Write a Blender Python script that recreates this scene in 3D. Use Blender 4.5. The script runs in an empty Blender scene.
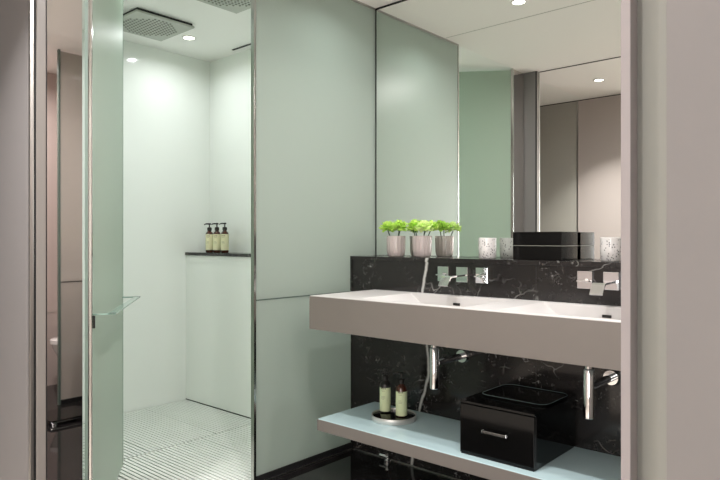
import bpy, bmesh, math, random
from mathutils import Vector, Matrix

random.seed(7)
C = bpy.context.scene.collection
SC = bpy.context.scene
PI = math.pi

# ---------------------------------------------------------------- camera, world, lights, exposure
cam_data = bpy.data.cameras.new('camera')
cam_data.sensor_width = 36.0
cam_data.lens = 623.0 / 720.0 * 36.0
cam_data.clip_start = 0.02
cam = bpy.data.objects.new('camera', cam_data)
C.objects.link(cam)
cam.location = (0, 0, 1.18)
cam.rotation_euler = (PI / 2, 0, math.radians(41.5))
SC.camera = cam

world = bpy.data.worlds.new('world')
SC.world = world
world.use_nodes = True
world.node_tree.nodes['Background'].inputs[0].default_value = (1.0, 0.93, 0.88, 1)
world.node_tree.nodes['Background'].inputs[1].default_value = 0.05

SC.view_settings.view_transform = 'Standard'
SC.view_settings.look = 'None'
SC.view_settings.gamma = 1.0
SC.view_settings.use_curve_mapping = False
SC.view_settings.exposure = 0.45
SC.cycles.max_bounces = 24
SC.cycles.diffuse_bounces = 16
SC.cycles.glossy_bounces = 8
SC.cycles.transmission_bounces = 12

ZC = 2.55          # ceiling height
WARM = (1.0, 0.96, 0.945)
COOL = (0.965, 0.99, 1.0)
# (x, y, watts, cone degrees, blend, colour)
LAMPS = [
    (-1.69, 2.35, 3.6, 125, WARM, 'downlight over the vanity, the one seen high in the mirror'),
    (-0.876, 2.35, 3.6, 125, WARM, 'downlight over the right basin'),
    (-1.28, 1.30, 18, 170, WARM, 'added fill downlight in the middle of the bathroom ceiling'),  # added lamp, kept out of the mirror's view, brightens the bathroom
    (-0.60, 1.30, 8, 170, WARM, 'added fill downlight in the middle of the bathroom ceiling towards the toilet'),  # second added lamp, also out of the mirror's view
    (-3.66, 2.39, 2.6, 160, COOL, 'downlight on the shower ceiling beside the left rain shower head'),
    (-2.72, 2.39, 3.5, 140, COOL, 'downlight on the shower ceiling behind the frosted partition'),
    (-3.20, 1.55, 5.2, 175, COOL, 'added fill downlight on the shower ceiling over the shower doorway'),  # invented lamp that evens out the shower light
    (-2.00, 0.29, 17, 95, WARM, 'downlight on the passage ceiling, seen lower in the mirror'),
    (-0.55, 0.29, 6, 100, WARM, 'downlight on the passage ceiling above the viewer'),
    (0.16, 1.60, 14, 160, WARM, 'downlight over the toilet'),
]
# fill light from behind the viewer, set in an added, unseen bedroom window
fill_l = bpy.data.lights.new('window_fill', 'AREA')
fill_l.shape = 'RECTANGLE'
fill_l.size, fill_l.size_y = 1.15, 1.9
fill_l.energy = 70
fill_l.color = (1.0, 0.975, 0.965)
fill_o = bpy.data.objects.new('window_fill', fill_l)
C.objects.link(fill_o)
fill_o.location = (0.75, -3.96, 1.35)
fill_o.rotation_euler = (PI / 2, 0, 0)


# ---------------------------------------------------------------- materials
def srgb(r, g, b):
    def f(c):
        c /= 255.0
        return c / 12.92 if c <= 0.04045 else ((c + 0.055) / 1.055) ** 2.4
    return (f(r), f(g), f(b), 1.0)


def principled(name, col, rough=0.5, metal=0.0, spec=0.5, coat=0.0, trans=0.0, ior=1.45, emis=None, estr=0.0, noise=0.0, nscale=30.0):
    m = bpy.data.materials.new(name)
    m.use_nodes = True
    nt = m.node_tree
    p = nt.nodes['Principled BSDF']
    p.inputs['Base Color'].default_value = col
    p.inputs['Roughness'].default_value = rough
    p.inputs['Metallic'].default_value = metal
    p.inputs['Specular IOR Level'].default_value = spec
    p.inputs['Coat Weight'].default_value = coat
    p.inputs['Coat Roughness'].default_value = 0.03
    p.inputs['Transmission Weight'].default_value = trans
    p.inputs['IOR'].default_value = ior
    if emis:
        p.inputs['Emission Color'].default_value = emis
        p.inputs['Emission Strength'].default_value = estr
    if noise > 0:
        tc = nt.nodes.new('ShaderNodeTexCoord')
        n = nt.nodes.new('ShaderNodeTexNoise')
        n.inputs['Scale'].default_value = nscale
        n.inputs['Detail'].default_value = 4
        nt.links.new(tc.outputs['Object'], n.inputs['Vector'])
        mix = nt.nodes.new('ShaderNodeMix')
        mix.data_type = 'RGBA'
        mix.inputs['A'].default_value = tuple(c * (1 - noise) for c in col[:3]) + (1,)
        mix.inputs['B'].default_value = tuple(min(1, c * (1 + noise)) for c in col[:3]) + (1,)
        nt.links.new(n.outputs['Fac'], mix.inputs['Factor'])
        nt.links.new(mix.outputs['Result'], p.inputs['Base Color'])
    return m


def frosted(name, col, tcol, tmix=0.5, rough=0.12, gloss=0.5):
    """frosted glass: scattering on both sides, light comes through, a satin surface reflection"""
    m = bpy.data.materials.new(name)
    m.use_nodes = True
    nt = m.node_tree
    nt.nodes.remove(nt.nodes['Principled BSDF'])
    out = nt.nodes['Material Output']
    d = nt.nodes.new('ShaderNodeBsdfDiffuse')
    d.inputs['Color'].default_value = col
    t = nt.nodes.new('ShaderNodeBsdfTranslucent')
    t.inputs['Color'].default_value = tcol
    mx = nt.nodes.new('ShaderNodeMixShader')
    mx.inputs[0].default_value = tmix
    nt.links.new(d.outputs[0], mx.inputs[1])
    nt.links.new(t.outputs[0], mx.inputs[2])
    g = nt.nodes.new('ShaderNodeBsdfGlossy')
    g.inputs['Roughness'].default_value = rough
    fr = nt.nodes.new('ShaderNodeFresnel')
    fr.inputs['IOR'].default_value = 1.5
    mul = nt.nodes.new('ShaderNodeMath')
    mul.operation = 'MULTIPLY'
    mul.inputs[1].default_value = gloss
    nt.links.new(fr.outputs[0], mul.inputs[0])
    m2 = nt.nodes.new('ShaderNodeMixShader')
    nt.links.new(mul.outputs[0], m2.inputs[0])
    nt.links.new(mx.outputs[0], m2.inputs[1])
    nt.links.new(g.outputs[0], m2.inputs[2])
    nt.links.new(m2.outputs[0], out.inputs['Surface'])
    return m


def mirror_mat(name, col, rough=0.0):
    m = bpy.data.materials.new(name)
    m.use_nodes = True
    p = m.node_tree.nodes['Principled BSDF']
    p.inputs['Base Color'].default_value = col
    p.inputs['Metallic'].default_value = 1.0
    p.inputs['Roughness'].default_value = rough
    return m


def marble(name, base, rough, big_vein=True, vein_col=(0.42, 0.42, 0.40, 1), strength=1.0):
    m = bpy.data.materials.new(name)
    m.use_nodes = True
    nt = m.node_tree
    N, L = nt.nodes, nt.links
    p = N['Principled BSDF']
    p.inputs['Roughness'].default_value = rough
    tc = N.new('ShaderNodeTexCoord')

    def math_(op, a, b=None, clamp=False):
        n = N.new('ShaderNodeMath')
        n.operation = op
        n.use_clamp = clamp
        for i, v in enumerate((a, b)):
            if v is None:
                continue
            if isinstance(v, (int, float)):
                n.inputs[i].default_value = v
            else:
                L.new(v, n.inputs[i])
        return n.outputs[0]

    def noise(scale, detail=5, dist=0.0, rough_=0.6):
        n = N.new('ShaderNodeTexNoise')
        n.inputs['Scale'].default_value = scale
        n.inputs['Detail'].default_value = detail
        n.inputs['Roughness'].default_value = rough_
        n.inputs['Distortion'].default_value = dist
        L.new(tc.outputs['Object'], n.inputs['Vector'])
        return n

    # distorted coordinates for broken thin veins
    nd = noise(2.2, 4)
    add = N.new('ShaderNodeVectorMath')
    add.operation = 'MULTIPLY_ADD'
    L.new(nd.outputs['Color'], add.inputs[0])
    add.inputs[1].default_value = (0.5, 0.5, 0.5)
    L.new(tc.outputs['Object'], add.inputs[2])
    v = N.new('ShaderNodeTexVoronoi')
    v.feature = 'DISTANCE_TO_EDGE'
    v.inputs['Scale'].default_value = 3.2
    L.new(add.outputs[0], v.inputs['Vector'])
    thin = math_('SUBTRACT', 1.0, math_('DIVIDE', v.outputs['Distance'], 0.014), True)
    gate = N.new('ShaderNodeMapRange')
    L.new(noise(3.1, 3).outputs['Fac'], gate.inputs['Value'])
    gate.inputs['From Min'].default_value = 0.50
    gate.inputs['From Max'].default_value = 0.64
    thin = math_('MULTIPLY', thin, gate.outputs[0])
    # small flecks
    fl = N.new('ShaderNodeMapRange')
    L.new(noise(38, 3, 1.5).outputs['Fac'], fl.inputs['Value'])
    fl.inputs['From Min'].default_value = 0.60
    fl.inputs['From Max'].default_value = 0.72
    gate2 = N.new('ShaderNodeMapRange')
    L.new(noise(6, 3).outputs['Fac'], gate2.inputs['Value'])
    gate2.inputs['From Min'].default_value = 0.45
    gate2.inputs['From Max'].default_value = 0.6
    flecks = math_('MULTIPLY', math_('MULTIPLY', fl.outputs[0], gate2.outputs[0]), 0.5)
    fac = math_('MAXIMUM', math_('MULTIPLY', thin, 0.5), flecks)
    if big_vein:
        sx = N.new('ShaderNodeSeparateXYZ')
        L.new(tc.outputs['Object'], sx.inputs[0])
        fc = N.new('ShaderNodeFloatCurve')
        L.new(math_('DIVIDE', sx.outputs['Z'], 1.1), fc.inputs['Value'])
        # x = -2 + 0.4 * curve(z / 1.1)
        pts = [(0.0, 0.12), (0.275, 0.25), (0.46, 0.392), (0.62, 0.36), (0.82, 0.283), (0.96, 0.362), (1.0, 0.38)]
        cv = fc.mapping.curves[0]
        while len(cv.points) < len(pts):
            cv.points.new(0.5, 0.5)
        for q, (a, b) in zip(cv.points, pts):
            q.location = (a, b)
            q.handle_type = 'VECTOR'
        fc.mapping.update()
        xx = math_('ADD', math_('MULTIPLY', fc.outputs[0], 0.4), -2.0)
        nz = math_('MULTIPLY', math_('SUBTRACT', noise(9, 3).outputs['Fac'], 0.5), 0.03)
        dd = math_('ABSOLUTE', math_('ADD', math_('SUBTRACT', sx.outputs['X'], xx), nz))
        big = math_('SUBTRACT', 1.0, math_('DIVIDE', dd, 0.011), True)
        fac = math_('MAXIMUM', fac, math_('MULTIPLY', big, 1.3, True))
    fac = math_('MULTIPLY', fac, strength, True)
    cloud = N.new('ShaderNodeMix')
    cloud.data_type = 'RGBA'
    L.new(noise(5, 6, 0.6).outputs['Fac'], cloud.inputs['Factor'])
    cloud.inputs['A'].default_value = tuple(c * 0.5 for c in base[:3]) + (1,)
    cloud.inputs['B'].default_value = tuple(c * 1.7 for c in base[:3]) + (1,)
    mix = N.new('ShaderNodeMix')
    mix.data_type = 'RGBA'
    L.new(fac, mix.inputs['Factor'])
    L.new(cloud.outputs['Result'], mix.inputs['A'])
    mix.inputs['B'].default_value = vein_col
    L.new(mix.outputs['Result'], p.inputs['Base Color'])
    return m


def speckled(name):
    m = bpy.data.materials.new(name)
    m.use_nodes = True
    nt = m.node_tree
    N, L = nt.nodes, nt.links
    p = N['Principled BSDF']
    p.inputs['Roughness'].default_value = 0.25
    tc = N.new('ShaderNodeTexCoord')
    no = N.new('ShaderNodeTexNoise')
    no.inputs['Scale'].default_value = 70
    L.new(tc.outputs['Object'], no.inputs['Vector'])
    va = N.new('ShaderNodeVectorMath')
    va.operation = 'MULTIPLY_ADD'
    L.new(no.outputs['Color'], va.inputs[0])
    va.inputs[1].default_value = (0.012, 0.012, 0.012)
    L.new(tc.outputs['Object'], va.inputs[2])
    v = N.new('ShaderNodeTexVoronoi')
    v.inputs['Scale'].default_value = 95
    L.new(va.outputs[0], v.inputs['Vector'])
    r = N.new('ShaderNodeValToRGB')
    r.color_ramp.elements[0].position = 0.25
    r.color_ramp.elements[0].color = (0.14, 0.14, 0.14, 1)
    r.color_ramp.elements[1].position = 0.36
    r.color_ramp.elements[1].color = (0.64, 0.625, 0.61, 1)
    L.new(v.outputs['Distance'], r.inputs[0])
    # only some of the cells carry a fleck
    sep = N.new('ShaderNodeSeparateColor')
    L.new(v.outputs['Color'], sep.inputs[0])
    gt = N.new('ShaderNodeMath')
    gt.operation = 'GREATER_THAN'
    gt.inputs[1].default_value = 0.75
    L.new(sep.outputs[0], gt.inputs[0])
    mix = N.new('ShaderNodeMix')
    mix.data_type = 'RGBA'
    L.new(gt.outputs[0], mix.inputs['Factor'])
    L.new(r.outputs[0], mix.inputs['A'])
    mix.inputs['B'].default_value = (0.64, 0.625, 0.61, 1)
    L.new(mix.outputs['Result'], p.inputs['Base Color'])
    return m


M = {
    'ceiling': principled('ceiling_paint', (0.90, 0.88, 0.85, 1), 0.7),
    'shower_ceiling': principled('shower_ceiling_paint', (0.90, 0.90, 0.87, 1), 0.6),
    'paint': principled('mauve_wall_paint', (0.215, 0.205, 0.203, 1), 0.55, noise=0.03, nscale=6),
    'toilet_wall': principled('toilet_wall_lacquer', (0.55, 0.47, 0.44, 1), 0.3),
    'shower_glass': principled('back_painted_glass', (0.795, 0.83, 0.79, 1), 0.07),
    'frost': frosted('frosted_glass', (0.38, 0.43, 0.385, 1), (0.87, 0.95, 0.895, 1), 0.5, 0.3, 0.8),
    'frost_door': frosted('green_frosted_glass', (0.465, 0.55, 0.46, 1), (0.82, 0.92, 0.83, 1), 0.5, 0.4, 0.7),
    'frost_mauve': principled('reflection_toned_glass', (0.40, 0.36, 0.33, 1), 0.12, coat=0.3),
    'glass_edge': principled('green_glass_edge', (0.10, 0.25, 0.18, 1), 0.1),
    'rail': principled('satin_green_glass_rail', (0.22, 0.34, 0.29, 1), 0.15, coat=0.5),
    'mirror': mirror_mat('mirror_silver', (0.90, 0.93, 0.90, 1)),
    'mirror_tint': mirror_mat('polished_steel_sheet', (0.80, 0.76, 0.74, 1), 0.02),
    'chrome': mirror_mat('polished_chrome', (0.84, 0.85, 0.86, 1), 0.06),
    'steel': mirror_mat('satin_steel', (0.45, 0.44, 0.42, 1), 0.32),
    'marble': marble('black_marble', (0.013, 0.0115, 0.011, 1), 0.14),
    'marble_floor': marble('black_marble_floor', (0.010, 0.009, 0.009, 1), 0.05, False, (0.14, 0.14, 0.13, 1), 0.5),
    'slab': principled('white_solid_surface', (0.55, 0.535, 0.525, 1), 0.35, noise=0.01),
    'aqua': principled('pale_aqua_board', (0.52, 0.69, 0.72, 1), 0.15),
    'taupe': principled('taupe_front', (0.20, 0.180, 0.163, 1), 0.35),
    'alu': principled('brushed_aluminium', (0.62, 0.62, 0.60, 1), 0.4, metal=0.6),
    'black': principled('black_lacquer', (0.003, 0.003, 0.003, 1), 0.07, spec=0.28),
    'gap': principled('black_gap', (0.008, 0.008, 0.008, 1), 0.6),
    'matt_black': principled('matt_black_plastic', (0.010, 0.009, 0.008, 1), 0.35),
    'amber': principled('amber_glass', (0.055, 0.014, 0.006, 1), 0.1, coat=0.5),
    'label': principled('cream_label', (0.72, 0.70, 0.46, 1), 0.6),
    'label_green': principled('pale_green_label', (0.62, 0.70, 0.44, 1), 0.6),
    'ink': principled('label_ink', (0.10, 0.10, 0.05, 1), 0.6),
    'petal': principled('lime_petal', (0.50, 0.74, 0.14, 1), 0.6, noise=0.25, nscale=40),
    'petal_light': principled('pale_lime_petal', (0.68, 0.84, 0.34, 1), 0.6, noise=0.15, nscale=40),
    'stem': principled('dark_green_stem', (0.018, 0.05, 0.02, 1), 0.4),
    'vase': principled('smoky_pink_glass', (0.78, 0.70, 0.68, 1), 0.22, coat=0.6, trans=0.6),
    'cup': speckled('speckled_ceramic'),
    'slat': principled('white_slat', (0.70, 0.73, 0.69, 1), 0.4, noise=0.04, nscale=4),
    'pit': principled('dark_pit', (0.02, 0.022, 0.02, 1), 0.7),
    'ceramic': principled('white_ceramic', (0.80, 0.77, 0.75, 1), 0.12, coat=0.4),
    'head': principled('brushed_shower_head', (0.42, 0.44, 0.39, 1), 0.4, metal=0.2),
    'nozzle': principled('rubber_nozzle', (0.20, 0.21, 0.18, 1), 0.5),
    'lens': principled('lamp_lens', (1, 1, 1, 1), 0.4, emis=(1.0, 0.97, 0.9, 1), estr=6.0),
    'ring': principled('white_lamp_ring', (0.75, 0.74, 0.70, 1), 0.4),
    'wardrobe_a': principled('grey_wardrobe_panel', (0.40, 0.385, 0.345, 1), 0.4),
    'wardrobe_b': principled('mauve_wardrobe_panel', (0.46, 0.405, 0.38, 1), 0.4),
    'carpet': principled('pale_carpet', (0.55, 0.50, 0.45, 1), 0.9, noise=0.05, nscale=20),
    'fill_pane': principled('glowing_fill_pane', (0.8, 0.8, 0.8, 1), 0.4, emis=(1.0, 0.97, 0.94, 1), estr=0.6),  # pane of the added window, glows with the fill
    'channel': principled('grey_green_channel', (0.24, 0.245, 0.225, 1), 0.35),
    'bedroom_paint': principled('pale_bedroom_paint', (0.78, 0.75, 0.72, 1), 0.6),
    'oak': principled('pale_passage_floor', (0.55, 0.50, 0.44, 1), 0.5, noise=0.06, nscale=8),
    'seam': principled('dark_green_seam', (0.10, 0.14, 0.12, 1), 0.3),
    'bronze': principled('grey_bronze_frame', (0.20, 0.185, 0.17, 1), 0.4),
    'post': mirror_mat('brushed_post', (0.50, 0.50, 0.48, 1), 0.16),
    'rim_highlight': principled('painted_rim_highlight', (0.13, 0.18, 0.18, 1), 0.2),
    'lip': principled('pale_mauve_frame_paint', (0.32, 0.295, 0.30, 1), 0.4),
}


# ---------------------------------------------------------------- geometry helpers
def link(name, bm, mat, parent=None, smooth=False, loc=None):
    me = bpy.data.meshes.new(name)
    bmesh.ops.recalc_face_normals(bm, faces=bm.faces)
    if smooth:
        for f in bm.faces:
            f.smooth = True
    bm.to_mesh(me)
    bm.free()
    me.materials.append(mat)
    o = bpy.data.objects.new(name, me)
    C.objects.link(o)
    if parent:
        o.parent = parent
    if loc:
        o.location = loc
    if smooth:
        try:
            me.set_sharp_from_angle(angle=math.radians(40))
        except Exception:
            pass
    return o


def add_box(bm, x0, x1, y0, y1, z0, z1, bev=0.0, seg=2):
    r = bmesh.ops.create_cube(bm, size=1.0)
    vs = r['verts']
    for v in vs:
        v.co = Vector(((x0 + x1) / 2 + v.co.x * (x1 - x0), (y0 + y1) / 2 + v.co.y * (y1 - y0), (z0 + z1) / 2 + v.co.z * (z1 - z0)))
    if bev > 0:
        es = list({e for v in vs for e in v.link_edges})
        bmesh.ops.bevel(bm, geom=es, offset=bev, segments=seg, affect='EDGES', profile=0.5)
    return bm


def bx(x0, x1, y0, y1, z0, z1, bev=0.0, seg=2):
    return add_box(bmesh.new(), x0, x1, y0, y1, z0, z1, bev, seg)


def add_lathe(bm, prof, segs=40, cx=0.0, cy=0.0):
    rings = []
    for r, z in prof:
        if r < 1e-6:
            rings.append([bm.verts.new((cx, cy, z))])
        else:
            rings.append([bm.verts.new((cx + r * math.cos(2 * PI * k / segs), cy + r * math.sin(2 * PI * k / segs), z)) for k in range(segs)])
    for a, b in zip(rings, rings[1:]):
        for k in range(segs):
            k2 = (k + 1) % segs
            if len(a) == 1 and len(b) == 1:
                continue
            if len(a) == 1:
                bm.faces.new((a[0], b[k], b[k2]))
            elif len(b) == 1:
                bm.faces.new((a[k], b[0], a[k2]))
            else:
                bm.faces.new((a[k], b[k], b[k2], a[k2]))
    return bm


def lathe(prof, segs=40, cx=0.0, cy=0.0):
    return add_lathe(bmesh.new(), prof, segs, cx, cy)


def add_tube(bm, pts, r, segs=16):
    pts = [Vector(p) for p in pts]
    rs = r if isinstance(r, (list, tuple)) else [r] * len(pts)
    rings = []
    up = Vector((0, 0, 1))
    for i, p in enumerate(pts):
        d = (pts[min(i + 1, len(pts) - 1)] - pts[max(i - 1, 0)]).normalized()
        a = d.cross(up)
        if a.length < 1e-3:
            a = d.cross(Vector((1, 0, 0)))
        a.normalize()
        b = d.cross(a).normalized()
        rings.append([bm.verts.new(p + (a * math.cos(2 * PI * k / segs) + b * math.sin(2 * PI * k / segs)) * rs[i]) for k in range(segs)])
    for a, b in zip(rings, rings[1:]):
        for k in range(segs):
            k2 = (k + 1) % segs
            bm.faces.new((a[k], a[k2], b[k2], b[k]))
    bm.faces.new(rings[0][::-1])
    bm.faces.new(rings[-1])
    return bm


def tube(pts, r, segs=16):
    return add_tube(bmesh.new(), pts, r, segs)


def prism(poly, z0, z1, bm=None):
    """vertical prism over an xy polygon"""
    bm = bm or bmesh.new()
    a = [bm.verts.new((x, y, z0)) for x, y in poly]
    b = [bm.verts.new((x, y, z1)) for x, y in poly]
    n = len(poly)
    for k in range(n):
        bm.faces.new((a[k], a[(k + 1) % n], b[(k + 1) % n], b[k]))
    bm.faces.new(a[::-1])
    bm.faces.new(b)
    return bm


def rrect(x0, x1, y0, y1, r, n=8):
    out = []
    for cx, cy, a0 in ((x1 - r, y1 - r, 0), (x0 + r, y1 - r, 90), (x0 + r, y0 + r, 180), (x1 - r, y0 + r, 270)):
        for k in range(n + 1):
            a = math.radians(a0 + 90 * k / n)
            out.append((cx + r * math.cos(a), cy + r * math.sin(a)))
    return out


def tag(o, label, cat, group=None, kind=None):
    o['label'] = label
    o['category'] = cat
    if group:
        o['group'] = group
    if kind:
        o['kind'] = kind
    return o


def thing(name, label, cat, loc=(0, 0, 0), rz=0.0, group=None):
    o = bpy.data.objects.new(name, None)
    C.objects.link(o)
    o.location = loc
    o.rotation_euler = (0, 0, rz)
    o.empty_display_size = 0.05
    return tag(o, label, cat, group)


def struct(name, bm, mat, parent=None, label=None, smooth=False):
    o = link(name, bm, mat, parent, smooth)
    if parent is None:
        o['kind'] = 'structure'
    if label:
        o['label'] = label
    return o


def dup(root, loc, label, rz=None, group=None):
    r = root.copy()
    C.objects.link(r)
    r.location = loc
    if rz is not None:
        r.rotation_euler = (0, 0, rz)
    r['label'] = label
    if group:
        r['group'] = group
    for ch in list(root.children):
        c = ch.copy()
        C.objects.link(c)
        c.parent = r
        for g in list(ch.children):
            d = g.copy()
            C.objects.link(d)
            d.parent = c
    return r


# ---------------------------------------------------------------- the room
YW = 2.613      # marble / lower wall plane
YM = 2.824      # mirror plane, upper wall plane
XP = -2.381     # shower partition plane
XR = -0.185     # toilet partition plane
XS = -4.04      # shower left wall
ZL = 1.089      # ledge height
YF = 0.856      # front wall, passage side
YB = 0.908      # front wall, bathroom side
XJL, XJR = -2.27, -0.290   # entrance opening
YK = -0.35      # passage back wall
XTR = 0.50      # toilet right wall
XC0, XC1 = -4.12, 1.30     # passage ends

struct('floor_passage', bx(XC0 - .1, XC1 + .1, YK - .03, YF, -.10, 0), M['oak'], label='pale passage floor in front of the doorway')
struct('floor', bx(XP - .016, XC1 + .1, YF, YW, -.10, 0), M['marble_floor'], label='polished black marble floor')
fl = struct('floor_shower', bx(XS, XP - .0165, YF, YW, -.08, -.030), M['pit'], label='dark shower pit under the slatted panels')
struct('ceiling', bx(XP - .01, XC1 + .1, YK - .1, YM + .1, ZC, ZC + .1), M['ceiling'], label='off white ceiling')
struct('ceiling_shower', bx(XC0 - .1, XP - .011, YK - .1, YM + .1, ZC, ZC + .1), M['shower_ceiling'], label='off white ceiling over the shower')
struct('ceiling_groove', bx(XP + .02, XR - .02, 2.085, 2.090, ZC - .0015, ZC + .002), M['head'], label='thin joint across the bathroom ceiling')['kind'] = 'structure'

# marble wall with ledge
struct('wall_back', bx(XP - .014, XTR, YW, YM + .1, -.02, ZL - .022), M['marble'], label='black marble wall with white veins below the mirror')
struct('trim_1', bx(XP - .012, XTR, YW - .006, YM, ZL - .022, ZL, .002), M['marble'], label='black marble ledge below the mirror')
j = struct('wall_back_joint', bx(-1.2595, -1.2578, YW - .0008, YW + .01, 0, ZL - .024), M['gap'], label='thin joint in the marble wall')
j['kind'] = 'structure'
struct('trim_2', bx(XP + .03, XR - .03, YW - .004, YW, 0.0, 0.006), M['steel'], label='pale sealing line between marble wall and floor')
struct('wall_back_upper', bx(XP - .012, XTR + .1, YM, YM + .1, ZL, ZC), M['gap'], label='black backing behind the mirror')

# shower walls
struct('wall_left', bx(XS - .1, XS, YB, YM + .1, -.05, ZC), M['shower_glass'], label='pale green back painted glass wall of the shower')
struct('wall_shower_lower', bx(XS, XP - .0145, YW, YM + .1, -.05, ZL - .022), M['shower_glass'], label='pale green lower wall of the shower')
struct('trim_3', bx(XS + .001, XP - .0125, YW - .010, YM, ZL - .022, ZL, .002), M['marble'], label='black stone ledge in the shower')
struct('wall_shower_upper', bx(XS, XP - .0125, YM, YM + .1, ZL, ZC), M['shower_glass'], label='pale green upper wall of the shower')
struct('trim_4', bx(XS + .001, XP - .1, YW - .003, YW, -.003, 0.0015), M['gap'], label='dark joint at the foot of the shower wall')
struct('wall_shower_front', bx(XS, XP - .02, YB, YB + .04, -.05, ZC), M['shower_glass'], label='pale glass front wall of the shower')

# entrance wall
struct('wall_front_left', bx(XC0, XJL - .012, YF, YB, 0, ZC), M['paint'], label='mauve grey wall left of the doorway')
struct('wall_front_right', bx(XJR + .056, XC1, YF, YB, 0, ZC), M['paint'], label='mauve grey wall right of the doorway')
# passage
struct('wall_passage_left', bx(XC0 - .1, XC0, YK - .1, YB, 0, ZC), M['paint'], label='end wall of the passage')
struct('wall_passage_right', bx(XC1, XC1 + .1, YK + .0, YM, 0, ZC), M['paint'], label='end wall of the passage')
struct('wall_passage_back', bx(XC0, -1.90, YK - .1, YK - .03, 0, ZC), M['paint'], label='wall behind the wardrobe panels')
# toilet room
struct('wall_toilet_right', bx(XTR, XTR + .1, YB, YM, 0, ZC), M['toilet_wall'], label='mauve wall of the toilet room')
struct('wall_toilet_back', bx(XR + .02, XTR, YW - .064, YW - .001, 0, ZC), M['toilet_wall'], label='mauve wall behind the toilet')
struct('trim_5', bx(XTR - .003, XTR, YB + .1, YW - .065, .60, .604), M['steel'], label='thin joint in the toilet room wall')

# bedroom behind the viewer, open to the passage
BXA, BXB, BYA = -1.90, 2.30, -4.0
struct('floor_bedroom', bx(BXA - .1, BXB + .1, BYA - .1, YK - .0305, -.10, 0), M['carpet'], label='pale bedroom carpet behind the viewer')
struct('ceiling_bedroom', bx(BXA - .1, BXB + .1, BYA - .1, YK - .101, ZC, ZC + .1), M['ceiling'], label='bedroom ceiling behind the viewer')
struct('wall_bedroom_left', bx(BXA - .1, BXA, BYA, YK - .101, 0, ZC), M['bedroom_paint'], label='bedroom wall behind the viewer on the left')
struct('wall_bedroom_right', bx(BXB, BXB + .1, BYA, YK + .1, 0, ZC), M['bedroom_paint'], label='bedroom wall behind the viewer on the right')
struct('wall_bedroom_return', bx(XC1 + .1, BXB, YK, YK + .1, 0, ZC), M['bedroom_paint'], label='short bedroom wall beside the passage')
struct('wall_bedroom_back_left', bx(BXA, .09, BYA - .1, BYA, .33, 2.37), M['bedroom_paint'], label='wall left of the bedroom window')
struct('wall_bedroom_back_right', bx(1.41, BXB, BYA - .1, BYA, .33, 2.37), M['bedroom_paint'], label='wall right of the bedroom window')
struct('wall_bedroom_back_lower', bx(BXA, BXB, BYA - .1, BYA, 0, .33), M['bedroom_paint'], label='wall under the bedroom window')
struct('wall_bedroom_back_upper', bx(BXA, BXB, BYA - .1, BYA, 2.37, ZC), M['bedroom_paint'], label='wall above the bedroom window')
w = bpy.data.objects.new('fill_window_1', None)  # unseen window, added as a source of soft ambient light
C.objects.link(w)
w.location = (0.75, BYA, .33)
w['kind'] = 'structure'
w['label'] = 'added bedroom window behind the viewer, carrying the fill light'
bm = bmesh.new()
for xx in (-.66, -.03, .60):
    add_box(bm, xx, xx + .06, -.06, -.01, 0, 2.04)
for zz in (0.0, 1.98):
    add_box(bm, -.60, .60, -.06, -.01, zz, zz + .06)
link('window_frame', bm, M['lip'], w)
link('window_pane', bx(-.60, .60, -.04, -.03, .06, 1.98), M['fill_pane'], w)

# steel door frame: left jamb (stepped section) and right jamb (lip + hollow)
t = struct('door_frame_left', bx(XJL - .0115, XJL, YF - .004, YF + .010, 0, ZC - .001, .002), M['steel'], label='polished steel door frame left of the doorway')
t['kind'] = 'structure'
struct('reveal', bx(XJL - .0115, XJL - .003, YF + .010, YF + .018, 0, ZC - .001), M['gap'], t)
struct('reveal', bx(XJL - .0115, XJL, YF + .018, YB - .002, 0, ZC - .001, .002), M['bronze'], t)
struct('reveal', bx(XJL - .0115, XJL - .002, YB - .002, YB + .002, 0, ZC - .001), M['gap'], t)

# right frame: flat lip, then a concave satin steel hollow
t = struct('door_frame_right', bx(XJR, XJR + .0125, YF - .004, YB + .004, 0, ZC - .001, .001), M['lip'], label='pale mauve door frame edge right of the doorway')
t['kind'] = 'structure'
poly = []
x0, x1 = XJR + .0127, XJR + .0558
for k in range(25):
    a = k / 24
    poly.append((x0 + (x1 - x0) * a, YF + .022 * max(0.0, 1 - a / .8) ** 1.3 + .0005))
poly += [(x1, YB), (x0, YB)]
struct('cove', prism(poly, 0, ZC - .001), M['channel'], t, smooth=True)
# ceiling track at the doorway
struct('trim_6', bx(XJL, XJR, YF, YF + .012, ZC - .004, ZC + .002), M['gap'], label='dark track line on the ceiling at the doorway')

# ---------------------------------------------------------------- mirror over the ledge
t = thing('wall_mirror', 'wide frameless mirror standing on the black marble ledge', 'mirror', (XP, YM, ZL))
link('mirror_glass', bx(.018, XR - XP - .018, -.006, -.0005, .001, ZC - ZL - .014), M['mirror'], t)
link('shadow_gap', bx(.010, .0175, -.004, -.0005, .001, ZC - ZL - .001), M['gap'], t)
link('shadow_gap', bx(.0180, XR - XP - .02, -.004, -.0005, ZC - ZL - .0135, ZC - ZL - .001), M['gap'], t)

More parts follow.
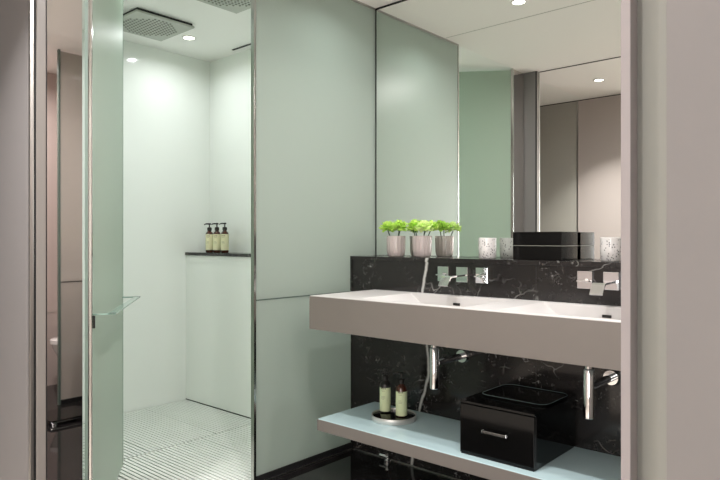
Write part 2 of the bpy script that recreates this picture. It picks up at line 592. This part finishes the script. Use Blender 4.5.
# ---------------------------------------------------------------- shower partition (fixed, frosted)
t = thing('glass_partition', 'tall frosted glass partition between the shower and the vanity', 'partition', (XP, 1.89, 0))
L_ = YW - 1.89
L2 = YM - 1.89
link('lower_pane', bx(-.006, .006, .034, L_ - .008, .036, .885), M['frost'], t)
bm = bmesh.new()
pr = [(.034, .891), (L_ - .012, .891), (L_ - .012, ZL + .001), (L2 - .003, ZL + .001), (L2 - .003, ZC - .012), (.034, ZC - .012)]
a = [bm.verts.new((-.006, y, z)) for y, z in pr]
b = [bm.verts.new((.006, y, z)) for y, z in pr]
for k in range(6):
    bm.faces.new((a[k], a[(k + 1) % 6], b[(k + 1) % 6], b[k]))
bm.faces.new(a[::-1]); bm.faces.new(b)
link('upper_pane', bm, M['frost'], t)
link('joint_strip', bx(-.007, .0075, .034, L_ - .001, .885, .891), M['seam'], t)
link('edge_post', bx(-.014, .010, .019, .0335, 0.001, ZC - .001, .0015), M['post'], t)
link('base_channel', bx(-.012, .014, .034, L_ - .002, 0.001, .036), M['gap'], t)
link('floor_seal', bx(.014, .018, .034, L_ - .002, 0.001, .006), M['steel'], t)
link('top_channel', bx(-.010, .010, .034, L2 - .008, ZC - .012, ZC - .001), M['steel'], t)

# toilet partition, its twin on the right
t = thing('glass_partition', 'glass partition beside the toilet with its reflection painted mauve, seen only in the narrow steel panel', 'partition', (XR, 1.89, 0))
link('lower_pane', bx(-.006, .006, .034, L_ - .008, .036, .885), M['frost_mauve'], t)  # mauve tone paints the dim wardrobe reflection into the frosted glass
bm = bmesh.new()
a = [bm.verts.new((-.006, y, z)) for y, z in pr]
b = [bm.verts.new((.006, y, z)) for y, z in pr]
for k in range(6):
    bm.faces.new((a[k], a[(k + 1) % 6], b[(k + 1) % 6], b[k]))
bm.faces.new(a[::-1]); bm.faces.new(b)
link('upper_pane', bm, M['frost_mauve'], t)
link('joint_strip', bx(-.0075, .007, .034, L_ - .001, .885, .891), M['gap'], t)
link('edge_post', bx(-.010, .014, .019, .0335, 0.001, ZC - .001, .0015), M['seam'], t)
link('base_channel', bx(-.012, .012, .034, L_ - .002, 0.001, .036), M['gap'], t)

# narrow mirror-finish panel between the entrance and the shower door (a little bowed, as sheet steel is)
t = thing('mirror_panel', 'narrow mirror finish panel between the doorway and the green shower door', 'panel', (XP, .912, 0))
bm = bmesh.new()
nz_ = 40
rows_ = []
for i in range(nz_ + 1):
    z = .004 + (ZC - .008) * i / nz_
    b_ = .0012 * math.sin(z * 2.1 + .6)
    rows_.append([bm.verts.new((x + b_, y, z)) for x, y in ((0, .004), (0, .172), (-.008, .172), (-.008, .004))])
for i in range(nz_):
    for k_ in range(4):
        k2 = (k_ + 1) % 4
        bm.faces.new((rows_[i][k_], rows_[i][k2], rows_[i + 1][k2], rows_[i + 1][k_]))
bm.faces.new(rows_[0]); bm.faces.new(rows_[-1])
link('steel_sheet', bm, M['mirror_tint'], t, smooth=True)

# ---------------------------------------------------------------- shower door, standing open into the shower
HY = 1.114
DL = .785
ang = math.radians(54)     # opened by this much from the partition line
# local +x runs from hinge to free edge, local +y is the face towards the room
ddir = Vector((-math.sin(ang), math.cos(ang)))
rz = math.atan2(ddir.y, ddir.x)
t = thing('shower_door', 'green frosted glass shower door standing open with a flat towel rail', 'door', (XP, HY, 0), rz)
# local +y direction in world = (-sin rz, cos rz); the room side is (cos ang, sin ang)
yw = Vector((-math.sin(rz), math.cos(rz)))
S = 1 if yw.dot(Vector((math.cos(ang), math.sin(ang)))) > 0 else -1
def dbx(x0, x1, ya, yb, z0, z1, bev=0):
    y0, y1 = sorted((ya * S, yb * S))
    return bx(x0, x1, y0, y1, z0, z1, bev)
link('pane', dbx(.012, DL, -.005, .005, .030, ZC - .02), M['frost_door'], t)
link('edge_seal', dbx(DL, DL + .006, -.006, .006, .030, ZC - .02), M['glass_edge'], t)
link('hinge_stile', dbx(-.006, .012, -.008, .008, .004, ZC - .004, .002), M['post'], t)
bm = dbx(.022, .040, .006, .090, .886, .892)
y0, y1 = sorted((.062 * S, .090 * S))
add_box(bm, .022, DL - .004, y0, y1, .886, .892)
y0, y1 = sorted((.006 * S, .090 * S))
add_box(bm, DL - .022, DL - .004, y0, y1, .886, .892)
link('towel_rail', bm, M['rail'], t)
link('rail_bracket', dbx(.016, .026, .008, .014, .835, .884), M['matt_black'], t)

struct('door_frame_shower', bx(XP - .02, XP + .006, 1.103, 1.106, 0, ZC - .001), M['chrome'], label='thin steel strip beside the shower door hinge')['kind'] = 'structure'

# ---------------------------------------------------------------- slatted shower floor
GRP = 'slatted panels of the shower floor'
rowA = (XS + .004, -3.186)
rowB = (-3.176, XP - .03)
def deck_panel(xa, xb, ya, yb, label):
    t = bpy.data.objects.new('slatted_floor_panel', None)
    C.objects.link(t)
    t.location = (xa, ya, -.0295)
    tag(t, label, 'floor panel', GRP)
    bm = bmesh.new()
    W, D = xb - xa, yb - ya
    n = max(1, round(D / .0243))
    pitch = D / n
    for k in range(n):
        add_box(bm, 0, W, k * pitch + .0042, (k + 1) * pitch - .0042, .008, .026)
    link('slats', bm, M['slat'], t)
    bm = bmesh.new()
    for q in (.06, W / 2, W - .06):
        add_box(bm, q - .012, q + .012, .004, D - .004, 0, .0079)
    link('bearers', bm, M['pit'], t)
    return t
deck_panel(*rowA, 2.272, 2.606, 'white slatted floor panel in the far corner of the shower')
deck_panel(*rowA, 1.832, 2.268, 'white slatted floor panel along the left shower wall, second from the corner')
deck_panel(*rowA, 1.392, 1.828, 'white slatted floor panel along the left shower wall, third from the corner')
deck_panel(*rowB, 2.162, 2.606, 'white slatted floor panel against the back wall beside the frosted partition')
deck_panel(*rowB, 1.542, 2.158, 'white slatted floor panel nearest the viewer inside the shower doorway')
deck_panel(*rowB, 1.282, 1.538, 'white slatted floor panel under the open green shower door')
deck_panel(*rowA, 0.960, 1.388, 'white slatted floor panel behind the open green shower door')
deck_panel(*rowB, 0.960, 1.278, 'white slatted floor panel by the hinge of the green shower door')

# ---------------------------------------------------------------- rain shower heads
def shower_head(loc, label):
    t = thing('rain_shower_head', label, 'shower head', loc, 0, 'square rain shower heads')
    s = .198
    link('face_plate', bx(-s, s, -s, s, 0, .012, .002), M['head'], t)
    link('ceiling_box', bx(-s + .010, s - .010, -s + .010, s - .010, .0122, ZC - loc[2]), M['gap'], t)
    bm = bmesh.new()
    for i in range(13):
        for k_ in range(13):
            x, y = (i - 6) * .026, (k_ - 6) * .026
            if math.hypot(x, y) < .165:
                add_lathe(bm, [(0, -.004), (.005, -.004), (.007, .001)], 8, x, y)
    link('nozzles', bm, M['nozzle'], t)['kind'] = 'stuff'
    return t
shower_head((-3.60, 2.065, 2.522), 'square rain shower head on the left of the shower ceiling')
shower_head((-2.80, 2.085, 2.522), 'square rain shower head cut off by the top of the picture')
tag(link('ceiling_slot', bx(-3.66, -3.40, 2.745, 2.760, ZC - .004, ZC - .0005), M['gap']), 'narrow dark vent slot in the shower ceiling near the back wall', 'vent')

# ---------------------------------------------------------------- downlights
def downlight(x, y, w, cone, col, label):
    t = thing('downlight', label, 'ceiling light', (x, y, ZC), 0, 'round recessed downlights')
    link('trim_ring', lathe([(.036, -.001), (.036, -.005), (.041, -.006), (.047, -.003), (.048, -.0005)], 40), M['ring'], t, True)
    link('lens', lathe([(0, -.002), (.036, -.0021)], 40), M['lens'], t)
    ld = bpy.data.lights.new('downlight_lamp', 'AREA')
    ld.shape = 'DISK'
    ld.size = .068
    ld.energy = w
    ld.spread = math.radians(cone)
    ld.color = col
    lo = bpy.data.objects.new('downlight_lamp', ld)
    C.objects.link(lo)
    lo.parent = t
    lo.location = (0, 0, -.0065)
for a_ in LAMPS:
    downlight(*a_)

# ---------------------------------------------------------------- passage wardrobe (seen in the mirror)
def wardrobe(x0, x1, mat, label):
    t = thing('wardrobe', label, 'wardrobe', (x0, YK, 0), 0, 'flush wardrobe panels in the passage')
    link('front_panel', bx(.006, x1 - x0 - .006, -.03, 0, .02, ZC - .009, .0015), mat, t)
    link('edge_strip', bx(x1 - x0 - .006, x1 - x0 + .006, -.03, .004, .02, ZC - .009), M['steel'], t)
    link('plinth', bx(.006, x1 - x0 - .006, -.03, -.005, .001, .0195), M['gap'], t)
    return t
wardrobe(XC0 + .01, -3.30, M['wardrobe_a'], 'grey wardrobe panel at the far left end of the passage')
wardrobe(-3.30, -2.45, M['wardrobe_a'], 'grey wardrobe panel left of the dark upright, seen in the mirror')
wardrobe(-2.45, -1.90, M['wardrobe_b'], 'mauve wardrobe panel with a light scallop, seen in the mirror')
struct('trim_7', bx(XC0, -1.90, YK - .03, YK - .004, ZC - .008, ZC), M['gap'], label='dark trim line above the wardrobe panels')

# ---------------------------------------------------------------- vanity slab with two sunken basins
XV0, XV1 = -2.203, -0.363
VT, VB = .909, .746
VY0 = 2.12
t = thing('vanity_basin', 'long wall hung double washbasin slab below the mirror', 'washbasin', (XV0, VY0, VB))
W, D, H = XV1 - XV0, YW - VY0 - .0015, VT - VB
bm = bmesh.new()
basins = [(-1.641 - XV0 - .28, -1.641 - XV0 + .285), (-.925 - XV0 - .28, -.925 - XV0 + .285)]
xs = [0, basins[0][0], basins[0][1], basins[1][0], basins[1][1], W]
yf, yb = .048, 2.562 - VY0
ys = [0, yf, yb, D]
grid = [[bm.verts.new((x, y, H)) for y in ys] for x in xs]
for i in range(5):
    for k_ in range(3):
        if k_ == 1 and i in (1, 3):
            continue
        bm.faces.new((grid[i][k_], grid[i + 1][k_], grid[i + 1][k_ + 1], grid[i][k_ + 1]))
for i in (1, 3):
    r = [grid[i][1], grid[i + 1][1], grid[i + 1][2], grid[i][2]]
    z = H - .105
    xa, xb = xs[i], xs[i + 1]
    inn = [bm.verts.new(c) for c in ((xa + .15, yf + .035, z), (xb - .15, yf + .035, z), (xb - .15, yb - .012, z), (xa + .15, yb - .012, z))]
    for k_ in range(4):
        bm.faces.new((r[k_], r[(k_ + 1) % 4], inn[(k_ + 1) % 4], inn[k_]))
    bm.faces.new(inn)
# outer sides and underside
low = {}
def lv(v):
    if v not in low:
        low[v] = bm.verts.new((v.co.x, v.co.y, 0))
    return low[v]
for k_ in range(5):
    for row in (0, 3):
        a, b = grid[k_][row], grid[k_ + 1][row]
        bm.faces.new((a, b, lv(b), lv(a)))
for k_ in range(3):
    for col_ in (0, 5):
        a, b = grid[col_][k_], grid[col_][k_ + 1]
        bm.faces.new((a, b, lv(b), lv(a)))
loop = [lv(grid[i][0]) for i in range(6)] + [lv(grid[5][1]), lv(grid[5][2])] + [lv(grid[i][3]) for i in range(5, -1, -1)] + [lv(grid[0][2]), lv(grid[0][1])]
bm.faces.new(loop)
bmesh.ops.recalc_face_normals(bm, faces=bm.faces)
es = [e for e in bm.edges if len(e.link_faces) == 2 and e.calc_face_angle(0) > .3]
bmesh.ops.bevel(bm, geom=es, offset=.0022, segments=2, affect='EDGES', profile=.5)
slab = link('slab', bm, M['slab'], t)
link('front_strip', bx(0, W, -.004, -.0002, .0, H - .003, .001), M['taupe'], t)  # thin strip in a darker tone than the slab
for i, xc in ((1, -1.641), (3, -.925)):
    link('overflow_slot', bx(xc - XV0 - .019, xc - XV0 + .019, yb - .0085, yb - .002, H - .045, H - .033, .002), M['matt_black'], t)
    link('drain', lathe([(0, H - .1035), (.026, H - .1035), (.03, H - .1048)], 32, xc - XV0, .25), M['chrome'], t, True)

# ---------------------------------------------------------------- shelf under the vanity
SZ = .295
t = thing('lower_shelf', 'thick pale shelf on the marble wall below the washbasin slab', 'shelf', (XV0, 2.174, SZ - .057))
link('board', bx(0, W, 0, YW - 2.174 - .0015, 0, .057, .0022), M['aqua'], t)  # board coloured pale aqua, bluer than the slab above
link('front_edge', bx(0, W, -.004, -.0002, .0, .055, .001), M['taupe'], t)  # same darker taupe along the shelf front

# ---------------------------------------------------------------- taps
def tap(xc, label):
    t = thing('wall_tap', label, 'tap', (xc, YW, 1.010), 0, 'three piece wall taps over the basins')
    for s in (-1, 1):
        p = link('handle_plate', bx(s * .1095 - .032, s * .1095 + .032, -.010, -.0005, -.036, .038, .0015), M['chrome'], t)
        bm = bx(s * .1095 - .027, s * .1095 + .027, -.034, -.011, -.006, .000, .001)
        add_tube(bm, [(s * .1095, -.0105, -.003), (s * .1095, -.024, -.003)], .010, 20)
        link('lever', bm, M['chrome'], p)
    p = link('spout_plate', bx(-.032, .032, -.010, -.0005, -.036, .038, .0015), M['chrome'], t)
    bm = bmesh.new()
    pf = [(-.0105, .004), (-.135, .000), (-.150, -.006), (-.174, -.044), (-.168, -.047), (-.144, -.012), (-.133, -.007), (-.0105, -.005)]
    a = [bm.verts.new((-.026, y, z)) for y, z in pf]
    b = [bm.verts.new((.026, y, z)) for y, z in pf]
    n = len(pf)
    for k in range(n):
        bm.faces.new((a[k], a[(k + 1) % n], b[(k + 1) % n], b[k]))
    bm.faces.new(a[::-1]); bm.faces.new(b)
    link('spout', bm, M['chrome'], p)
    return t
tap(-1.641, 'chrome wall tap over the left basin, near the green flowers')
tap(-.925, 'chrome wall tap over the right basin, below the black box')

# ---------------------------------------------------------------- bottle traps
def trap(xc, label):
    t = thing('bottle_trap', label, 'drain trap', (xc, 2.37, .496), 0, 'chrome bottle traps under the slab')
    link('cup', lathe([(0, 0), (.017, 0), (.0215, .004), (.0215, .185), (.019, .19), (.0, .191)], 32), M['chrome'], t, True)
    link('inlet', lathe([(0, .191), (.016, .1912), (.016, .205), (.026, .207), (.026, .222), (.016, .224), (.016, .2495)], 32), M['chrome'], t, True)
    link('waste_pipe', tube([(0, .0205, .118), (0, .12, .118), (0, YW - 2.37 - .004, .118)], .016, 20), M['chrome'], t, True)
    bm = bmesh.new()
    y1 = YW - 2.37
    add_tube(bm, [(0, y1 - .014, .118), (0, y1 - .001, .118)], [.030, .036], 32)
    link('wall_rosette', bm, M['chrome'], t, True)
    return t
trap(-1.641, 'chrome bottle trap under the left basin, above the round tray')
trap(-.925, 'chrome bottle trap under the right basin, nearest the right door frame')

# small chrome stop at the foot of the wall
t = thing('floor_valve', 'small chrome valve at the foot of the marble wall under the shelf', 'valve', (-2.09, YW - .03, .0))
link('body', lathe([(0, .001), (.020, .001), (.020, .012), (.011, .015), (.011, .045), (0, .047)], 24), M['chrome'], t, True)
link('knob', tube([(-.045, -.004, .026), (.010, -.004, .026)], [.011, .008], 20), M['chrome'], t, True)

# ---------------------------------------------------------------- bottles
def make_bottle(name, label, loc, rz, group, labmat, capmat, seed, z0=.018, z1=.133, glass='amber'):
    t = thing(name, label, 'bottle', loc, rz, group)
    r = .0275
    link('body', lathe([(0, .0), (r - .003, .0), (r, .004), (r, .136), (r - .004, .146), (.016, .154), (.0125, .158), (.0125, .166), (0, .1662)], 36), M[glass], t, True)
    lb = link('wrap', lathe([(r + .0006, z0), (r + .0006, z1)], 36), labmat, t, True)
    # a few lines of tiny print on the label, too small to read: set as short ink dashes
    bm = bmesh.new()
    rnd = random.Random(seed)
    def dash(a0, a1, z0, z1):
        n = 4
        q = [(math.radians(a0 + (a1 - a0) * k / n)) for k in range(n + 1)]
        R = r + .0011
        lo = [bm.verts.new((R * math.cos(a), R * math.sin(a), z0)) for a in q]
        hi = [bm.verts.new((R * math.cos(a), R * math.sin(a), z1)) for a in q]
        for k in range(n):
            bm.faces.new((lo[k], lo[k + 1], hi[k + 1], hi[k]))
    for a0 in (-118, -104, -90, -76):
        dash(a0, a0 + 9, .117, .124)
    link('heading', bm, M['ink'], lb)
    bm = bmesh.new()
    for z in (.108,):
        dash(-112, -74, z, z + .0015)
    link('print', bm, M['ink'], lb)
    bm = bmesh.new()
    for z in (.080, .074, .068):
        a1 = -85 + rnd.random() * 15
        dash(-115, a1, z, z + .0012)
    link('print', bm, M['ink'], lb)
    link('collar', lathe([(.0, .160), (.0165, .160), (.0165, .180), (.012, .184), (.006, .185)], 28), capmat, t, True)
    bm = lathe([(.0045, .184), (.0045, .203), (.011, .204), (.012, .214), (.0, .216)], 20)
    add_tube(bm, [(0, 0, .209), (-.020, 0, .210), (-.036, 0, .207), (-.040, 0, .201)], [.0055, .005, .004, .003], 12)
    link('pump', bm, capmat, t, True)
    return t

b0 = make_bottle('pump_bottle', 'amber pump bottle with cream label, leftmost of the three on the shower ledge', (-3.868, 2.70, ZL), math.radians(35), 'pump bottles on the shower ledge', M['label'], M['matt_black'], 1)
dup(b0, (-3.776, 2.70, ZL), 'amber pump bottle with cream label, middle of the three on the shower ledge')
dup(b0, (-3.682, 2.70, ZL), 'amber pump bottle with cream label, rightmost of the three on the shower ledge')
TX, TY = -1.913, 2.415
make_bottle('pump_bottle', 'black pump bottle with pale green label at the left of the round tray', (-1.987, 2.438, SZ + .0205), math.radians(20), 'pump bottles on the round tray', M['label_green'], M['matt_black'], 2, .006, .124, 'matt_black')
make_bottle('pump_bottle', 'amber pump bottle with pale green label at the right of the round tray', (-1.876, 2.428, SZ + .0205), math.radians(30), 'pump bottles on the round tray', M['label_green'], M['matt_black'], 3, .006, .124)

# round tray
t = thing('round_tray', 'round black tray with silver rim holding two pump bottles on the lower shelf', 'tray', (TX, TY, SZ))
link('rim', lathe([(.107, .0005), (.109, .0005), (.111, .003), (.111, .0255), (.110, .027), (.1085, .027), (.1075, .0255), (.107, .0005)], 72), M['alu'], t, True)
link('base', lathe([(0, .0005), (.1065, .0005), (.1065, .0195), (.105, .0200), (0, .0200)], 72), M['black'], t, True)

# ---------------------------------------------------------------- black drawer box on the shelf
BX0, BX1, BY0, BY1, BH = -1.406, -1.074, 2.216, 2.60, .222
t = thing('drawer_box', 'large glossy black box with a drawer and chrome handle on the lower shelf', 'box', (BX0, BY0, SZ))
W, D = BX1 - BX0, BY1 - BY0
link('carcass', bx(0, W, .014, D, .004, BH - .012, .002), M['black'], t)
link('lid', bx(-.001, W + .001, .000, D + .001, BH - .0115, BH, .002), M['black'], t)
d = link('drawer', bx(.001, W - .001, .000, .0135, .006, BH - .013, .002), M['black'], t)
bm = bmesh.new()
hz = .118
add_box(bm, W / 2 - .050, W / 2 + .060, -.026, -.018, hz - .006, hz + .006, .002)
for s in (-.046, .056):
    add_box(bm, W / 2 + s - .004, W / 2 + s + .004, -.019, -.0003, hz - .007, hz + .007, .001)
link('handle', bm, M['chrome'], d)
link('plinth', bx(.004, W - .004, .004, D - .004, .0005, .0038), M['gap'], t)

# rounded tray on the box
t = thing('serving_tray', 'low black tray with rounded corners on top of the large black box', 'tray', (BX0, BY0, SZ + BH))
bm = bmesh.new()
o_ = rrect(.02, W - .008, .112, D - .02, .045)
i_ = rrect(.026, W - .014, .118, D - .026, .039)
n = len(o_)
ao = [bm.verts.new((x, y, .0006)) for x, y in o_]
bo = [bm.verts.new((x, y, .007)) for x, y in o_]
bi = [bm.verts.new((x, y, .007)) for x, y in i_]
ai = [bm.verts.new((x, y, .003)) for x, y in i_]
for k in range(n):
    k2 = (k + 1) % n
    bm.faces.new((ao[k], ao[k2], bo[k2], bo[k]))
    bm.faces.new((bo[k], bo[k2], bi[k2], bi[k]))
    bm.faces.new((bi[k], bi[k2], ai[k2], ai[k]))
bm.faces.new(ao[::-1]); bm.faces.new(ai)
link('dish', bm, M['black'], t)
bm = bmesh.new()
rim = rrect(.0205, W - .0085, .1125, D - .0205, .0445)
ra = [bm.verts.new((x, y, .0071)) for x, y in rim]
rb = [bm.verts.new((x, y, .0071)) for x, y in rrect(.0240, W - .012, .116, D - .024, .041)]
rc = [bm.verts.new((x, y, .0086)) for x, y in rrect(.0222, W - .0102, .1142, D - .0222, .0428)]
for k in range(len(rim)):
    k2 = (k + 1) % len(rim)
    bm.faces.new((ra[k], ra[k2], rc[k2], rc[k]))
    bm.faces.new((rc[k], rc[k2], rb[k2], rb[k]))
    bm.faces.new((rb[k], rb[k2], ra[k2], ra[k]))
link('rim', bm, M['rim_highlight'], t)  # highlight along the tray edge, painted as a lighter strip

# ---------------------------------------------------------------- black box on the ledge
t = thing('storage_box', 'glossy black two tier box on the marble ledge against the mirror', 'box', (-1.382, 2.630, ZL))
link('lower_tier', bx(0, .236, 0, .172, .0005, .064, .002), M['black'], t)
link('upper_tier', bx(0, .236, 0, .172, .066, .128, .002), M['black'], t)
link('joint', bx(.001, .235, .001, .171, .0638, .0662), M['nozzle'], t)

# ---------------------------------------------------------------- cups
def cup(loc, label):
    t = link('tumbler', lathe([(0, .0005), (.038, .0005), (.0420, .005), (.0435, .05), (.0432, .101), (.0405, .102), (.0395, .099), (.0395, .01), (0, .009)], 48), M['cup'], None, True, loc)
    return tag(t, label, 'cup', 'speckled white tumblers on the ledge')
cup((-1.562, 2.712, ZL), 'white tumbler with grey flecks left of the black box on the ledge')
cup((-.965, 2.715, ZL), 'white tumbler with grey flecks right of the black box on the ledge')

# ---------------------------------------------------------------- vases and flowers
def vase(loc, label):
    bm = bmesh.new()
    segs = 96
    prof = [(0, .0005), (.040, .0005), (.046, .006), (.050, .03), (.052, .112), (.0505, .1135), (.0485, .112), (.0465, .035), (.041, .014), (0, .013)]
    rings = []
    for idx, (r, z) in enumerate(prof):
        if r < 1e-6:
            rings.append([bm.verts.new((0, 0, z))]); continue
        amp = .0012 if 2 <= idx <= 4 else 0
        rings.append([bm.verts.new(((r + amp * math.cos(16 * 2 * PI * k / segs)) * math.cos(2 * PI * k / segs), (r + amp * math.cos(16 * 2 * PI * k / segs)) * math.sin(2 * PI * k / segs), z)) for k in range(segs)])
    for a, b in zip(rings, rings[1:]):
        for k in range(segs):
            k2 = (k + 1) % segs
            if len(a) == 1:
                bm.faces.new((a[0], b[k], b[k2]))
            elif len(b) == 1:
                bm.faces.new((a[k], b[0], a[k2]))
            else:
                bm.faces.new((a[k], b[k], b[k2], a[k2]))
    t = link('vase', bm, M['vase'], None, True, loc)
    return tag(t, label, 'vase', 'smoky pink glass vases on the ledge')
V1, V2 = (-2.133, 2.712, ZL), (-1.956, 2.712, ZL)
vase(V1, 'smoky pink ribbed glass vase next to the frosted partition')
vase(V2, 'smoky pink ribbed glass vase, the one nearer the tap')

def flower(base, off, R, seed, label, mat='petal', squash=.9):
    rnd = random.Random(seed)
    t = thing('flower', label, 'flower', (base[0], base[1], base[2] + .02), 0, 'lime green flowers in the vases')
    c = Vector(off)
    bm = bmesh.new()
    # layered ruffled petals around a dome
    for layer, (n, th0, th1, ln) in enumerate(((26, 88, 124, 1.0), (30, 64, 94, 1.0), (28, 42, 70, .98), (20, 20, 48, .95), (12, 2, 26, .9))):
        for k in range(n):
            ph = 2 * PI * (k + rnd.random() * .7) / n
            th = math.radians(th0 + rnd.random() * (th1 - th0))
            d = Vector((math.sin(th) * math.cos(ph), math.sin(th) * math.sin(ph), math.cos(th) * squash))
            side = Vector((-math.sin(ph), math.cos(ph), rnd.uniform(-.8, .8))).normalized()
            l = R * ln * rnd.uniform(.78, 1.14)
            w = R * rnd.uniform(.11, .2)
            up = d.cross(side).normalized()
            rows = []
            for s, ww, cup_ in ((.25, .35, 0), (.6, .9, .06), (.85, 1.0, .10), (1.0, .55, .03)):
                p = c + d * (l * s) - up * (cup_ * R) * rnd.uniform(.5, 1.3)
                rows.append([bm.verts.new(p - side * w * ww + up * R * .05), bm.verts.new(p), bm.verts.new(p + side * w * ww + up * R * .05)])
            for a, b in zip(rows, rows[1:]):
                bm.faces.new((a[0], a[1], b[1], b[0]))
                bm.faces.new((a[1], a[2], b[2], b[1]))
    link('bloom', bm, M[mat], t)
    s0 = Vector((-off[0] * .3, -off[1] * .3, .002))
    s2 = c + Vector((0, 0, -R * .3))
    s1 = (s0 + s2) / 2 + Vector((off[0] * .05, 0, -.01))
    link('stem', tube([s0, s1, s2], .0026, 8), M['stem'], t, True)
    return t
# offsets run along the wall (x) and across the ledge (y)
flower(V1, (-.040, -.024, .138), .046, 11, 'lime green flower on the left of the vase next to the frosted partition')
flower(V1, (.036, -.020, .142), .046, 12, 'lime green flower on the right of the vase next to the frosted partition')
flower(V1, (-.006, .044, .140), .040, 13, 'lime green flower at the back of the vase next to the frosted partition')
flower(V2, (-.040, -.012, .144), .046, 14, 'lime green flower on the left of the vase nearer the tap')
flower(V2, (.036, -.030, .134), .047, 15, 'pale lime flower low on the right of the vase nearer the tap', 'petal_light')
flower(V2, (.026, .046, .142), .040, 16, 'lime green flower at the back of the vase nearer the tap')

# ---------------------------------------------------------------- toilet (seen in the narrow steel panel)
t = thing('toilet', 'white wall hung toilet in the toilet room, reflected in the narrow steel panel', 'toilet', (.13, YW - .066, 0))
def ellipse_ring(bm, z, w, l, yo, n=40):
    out = []
    for k in range(n):
        a = 2 * PI * k / n
        y = -yo - l * (math.cos(a) * .5 + .5)
        out.append(bm.verts.new((w * math.sin(a) * (1.0 if math.cos(a) > 0 else 1.0), y, z)))
    return out
bm = bmesh.new()
secs = [(.06, .09, .30, .0), (.10, .12, .36, .0), (.20, .145, .44, .0), (.30, .165, .51, .0), (.36, .178, .54, .0), (.395, .182, .55, .0)]
rings = [ellipse_ring(bm, z, w, l, yo) for z, w, l, yo in secs]
inner = ellipse_ring(bm, .39, .13, .42, .06)
deep = ellipse_ring(bm, .22, .07, .24, .14)
for a, b in list(zip(rings, rings[1:])) + [(rings[-1], inner), (inner, deep)]:
    for k in range(40):
        k2 = (k + 1) % 40
        bm.faces.new((a[k], a[k2], b[k2], b[k]))
bm.faces.new(rings[0][::-1]); bm.faces.new(deep)
link('bowl', bm, M['ceramic'], t, True)
bm = bmesh.new()
a = ellipse_ring(bm, .3965, .186, .56, .0)
b = ellipse_ring(bm, .425, .186, .56, .0)
c_ = ellipse_ring(bm, .430, .176, .54, .01)
for u_, v_ in ((a, b), (b, c_)):
    for k in range(40):
        k2 = (k + 1) % 40
        bm.faces.new((u_[k], u_[k2], v_[k2], v_[k]))
bm.faces.new(a[::-1]); bm.faces.new(c_)
link('seat_lid', bm, M['ceramic'], t, True)
link('flush_plate', bx(-.11, .11, -.008, -.0005, .95, 1.10, .002), M['chrome'], t)

# bathroom scale on the floor
t = thing('bathroom_scale', 'flat black glass bathroom scale with chrome feet on the black floor', 'scale', (-.56, 1.79, 0))
link('platform', prism(rrect(-.14, .14, -.14, .14, .02), .026, .036), M['black'], t)
link('edge_band', prism(rrect(-.13, .13, -.13, .13, .02), .018, .0255), M['chrome'], t)
for sx in (-1, 1):
    for sy in (-1, 1):
        link('foot', lathe([(0, .0005), (.018, .0005), (.018, .0178), (0, .0179)], 20, sx * .10, sy * .10), M['chrome'], t, True)
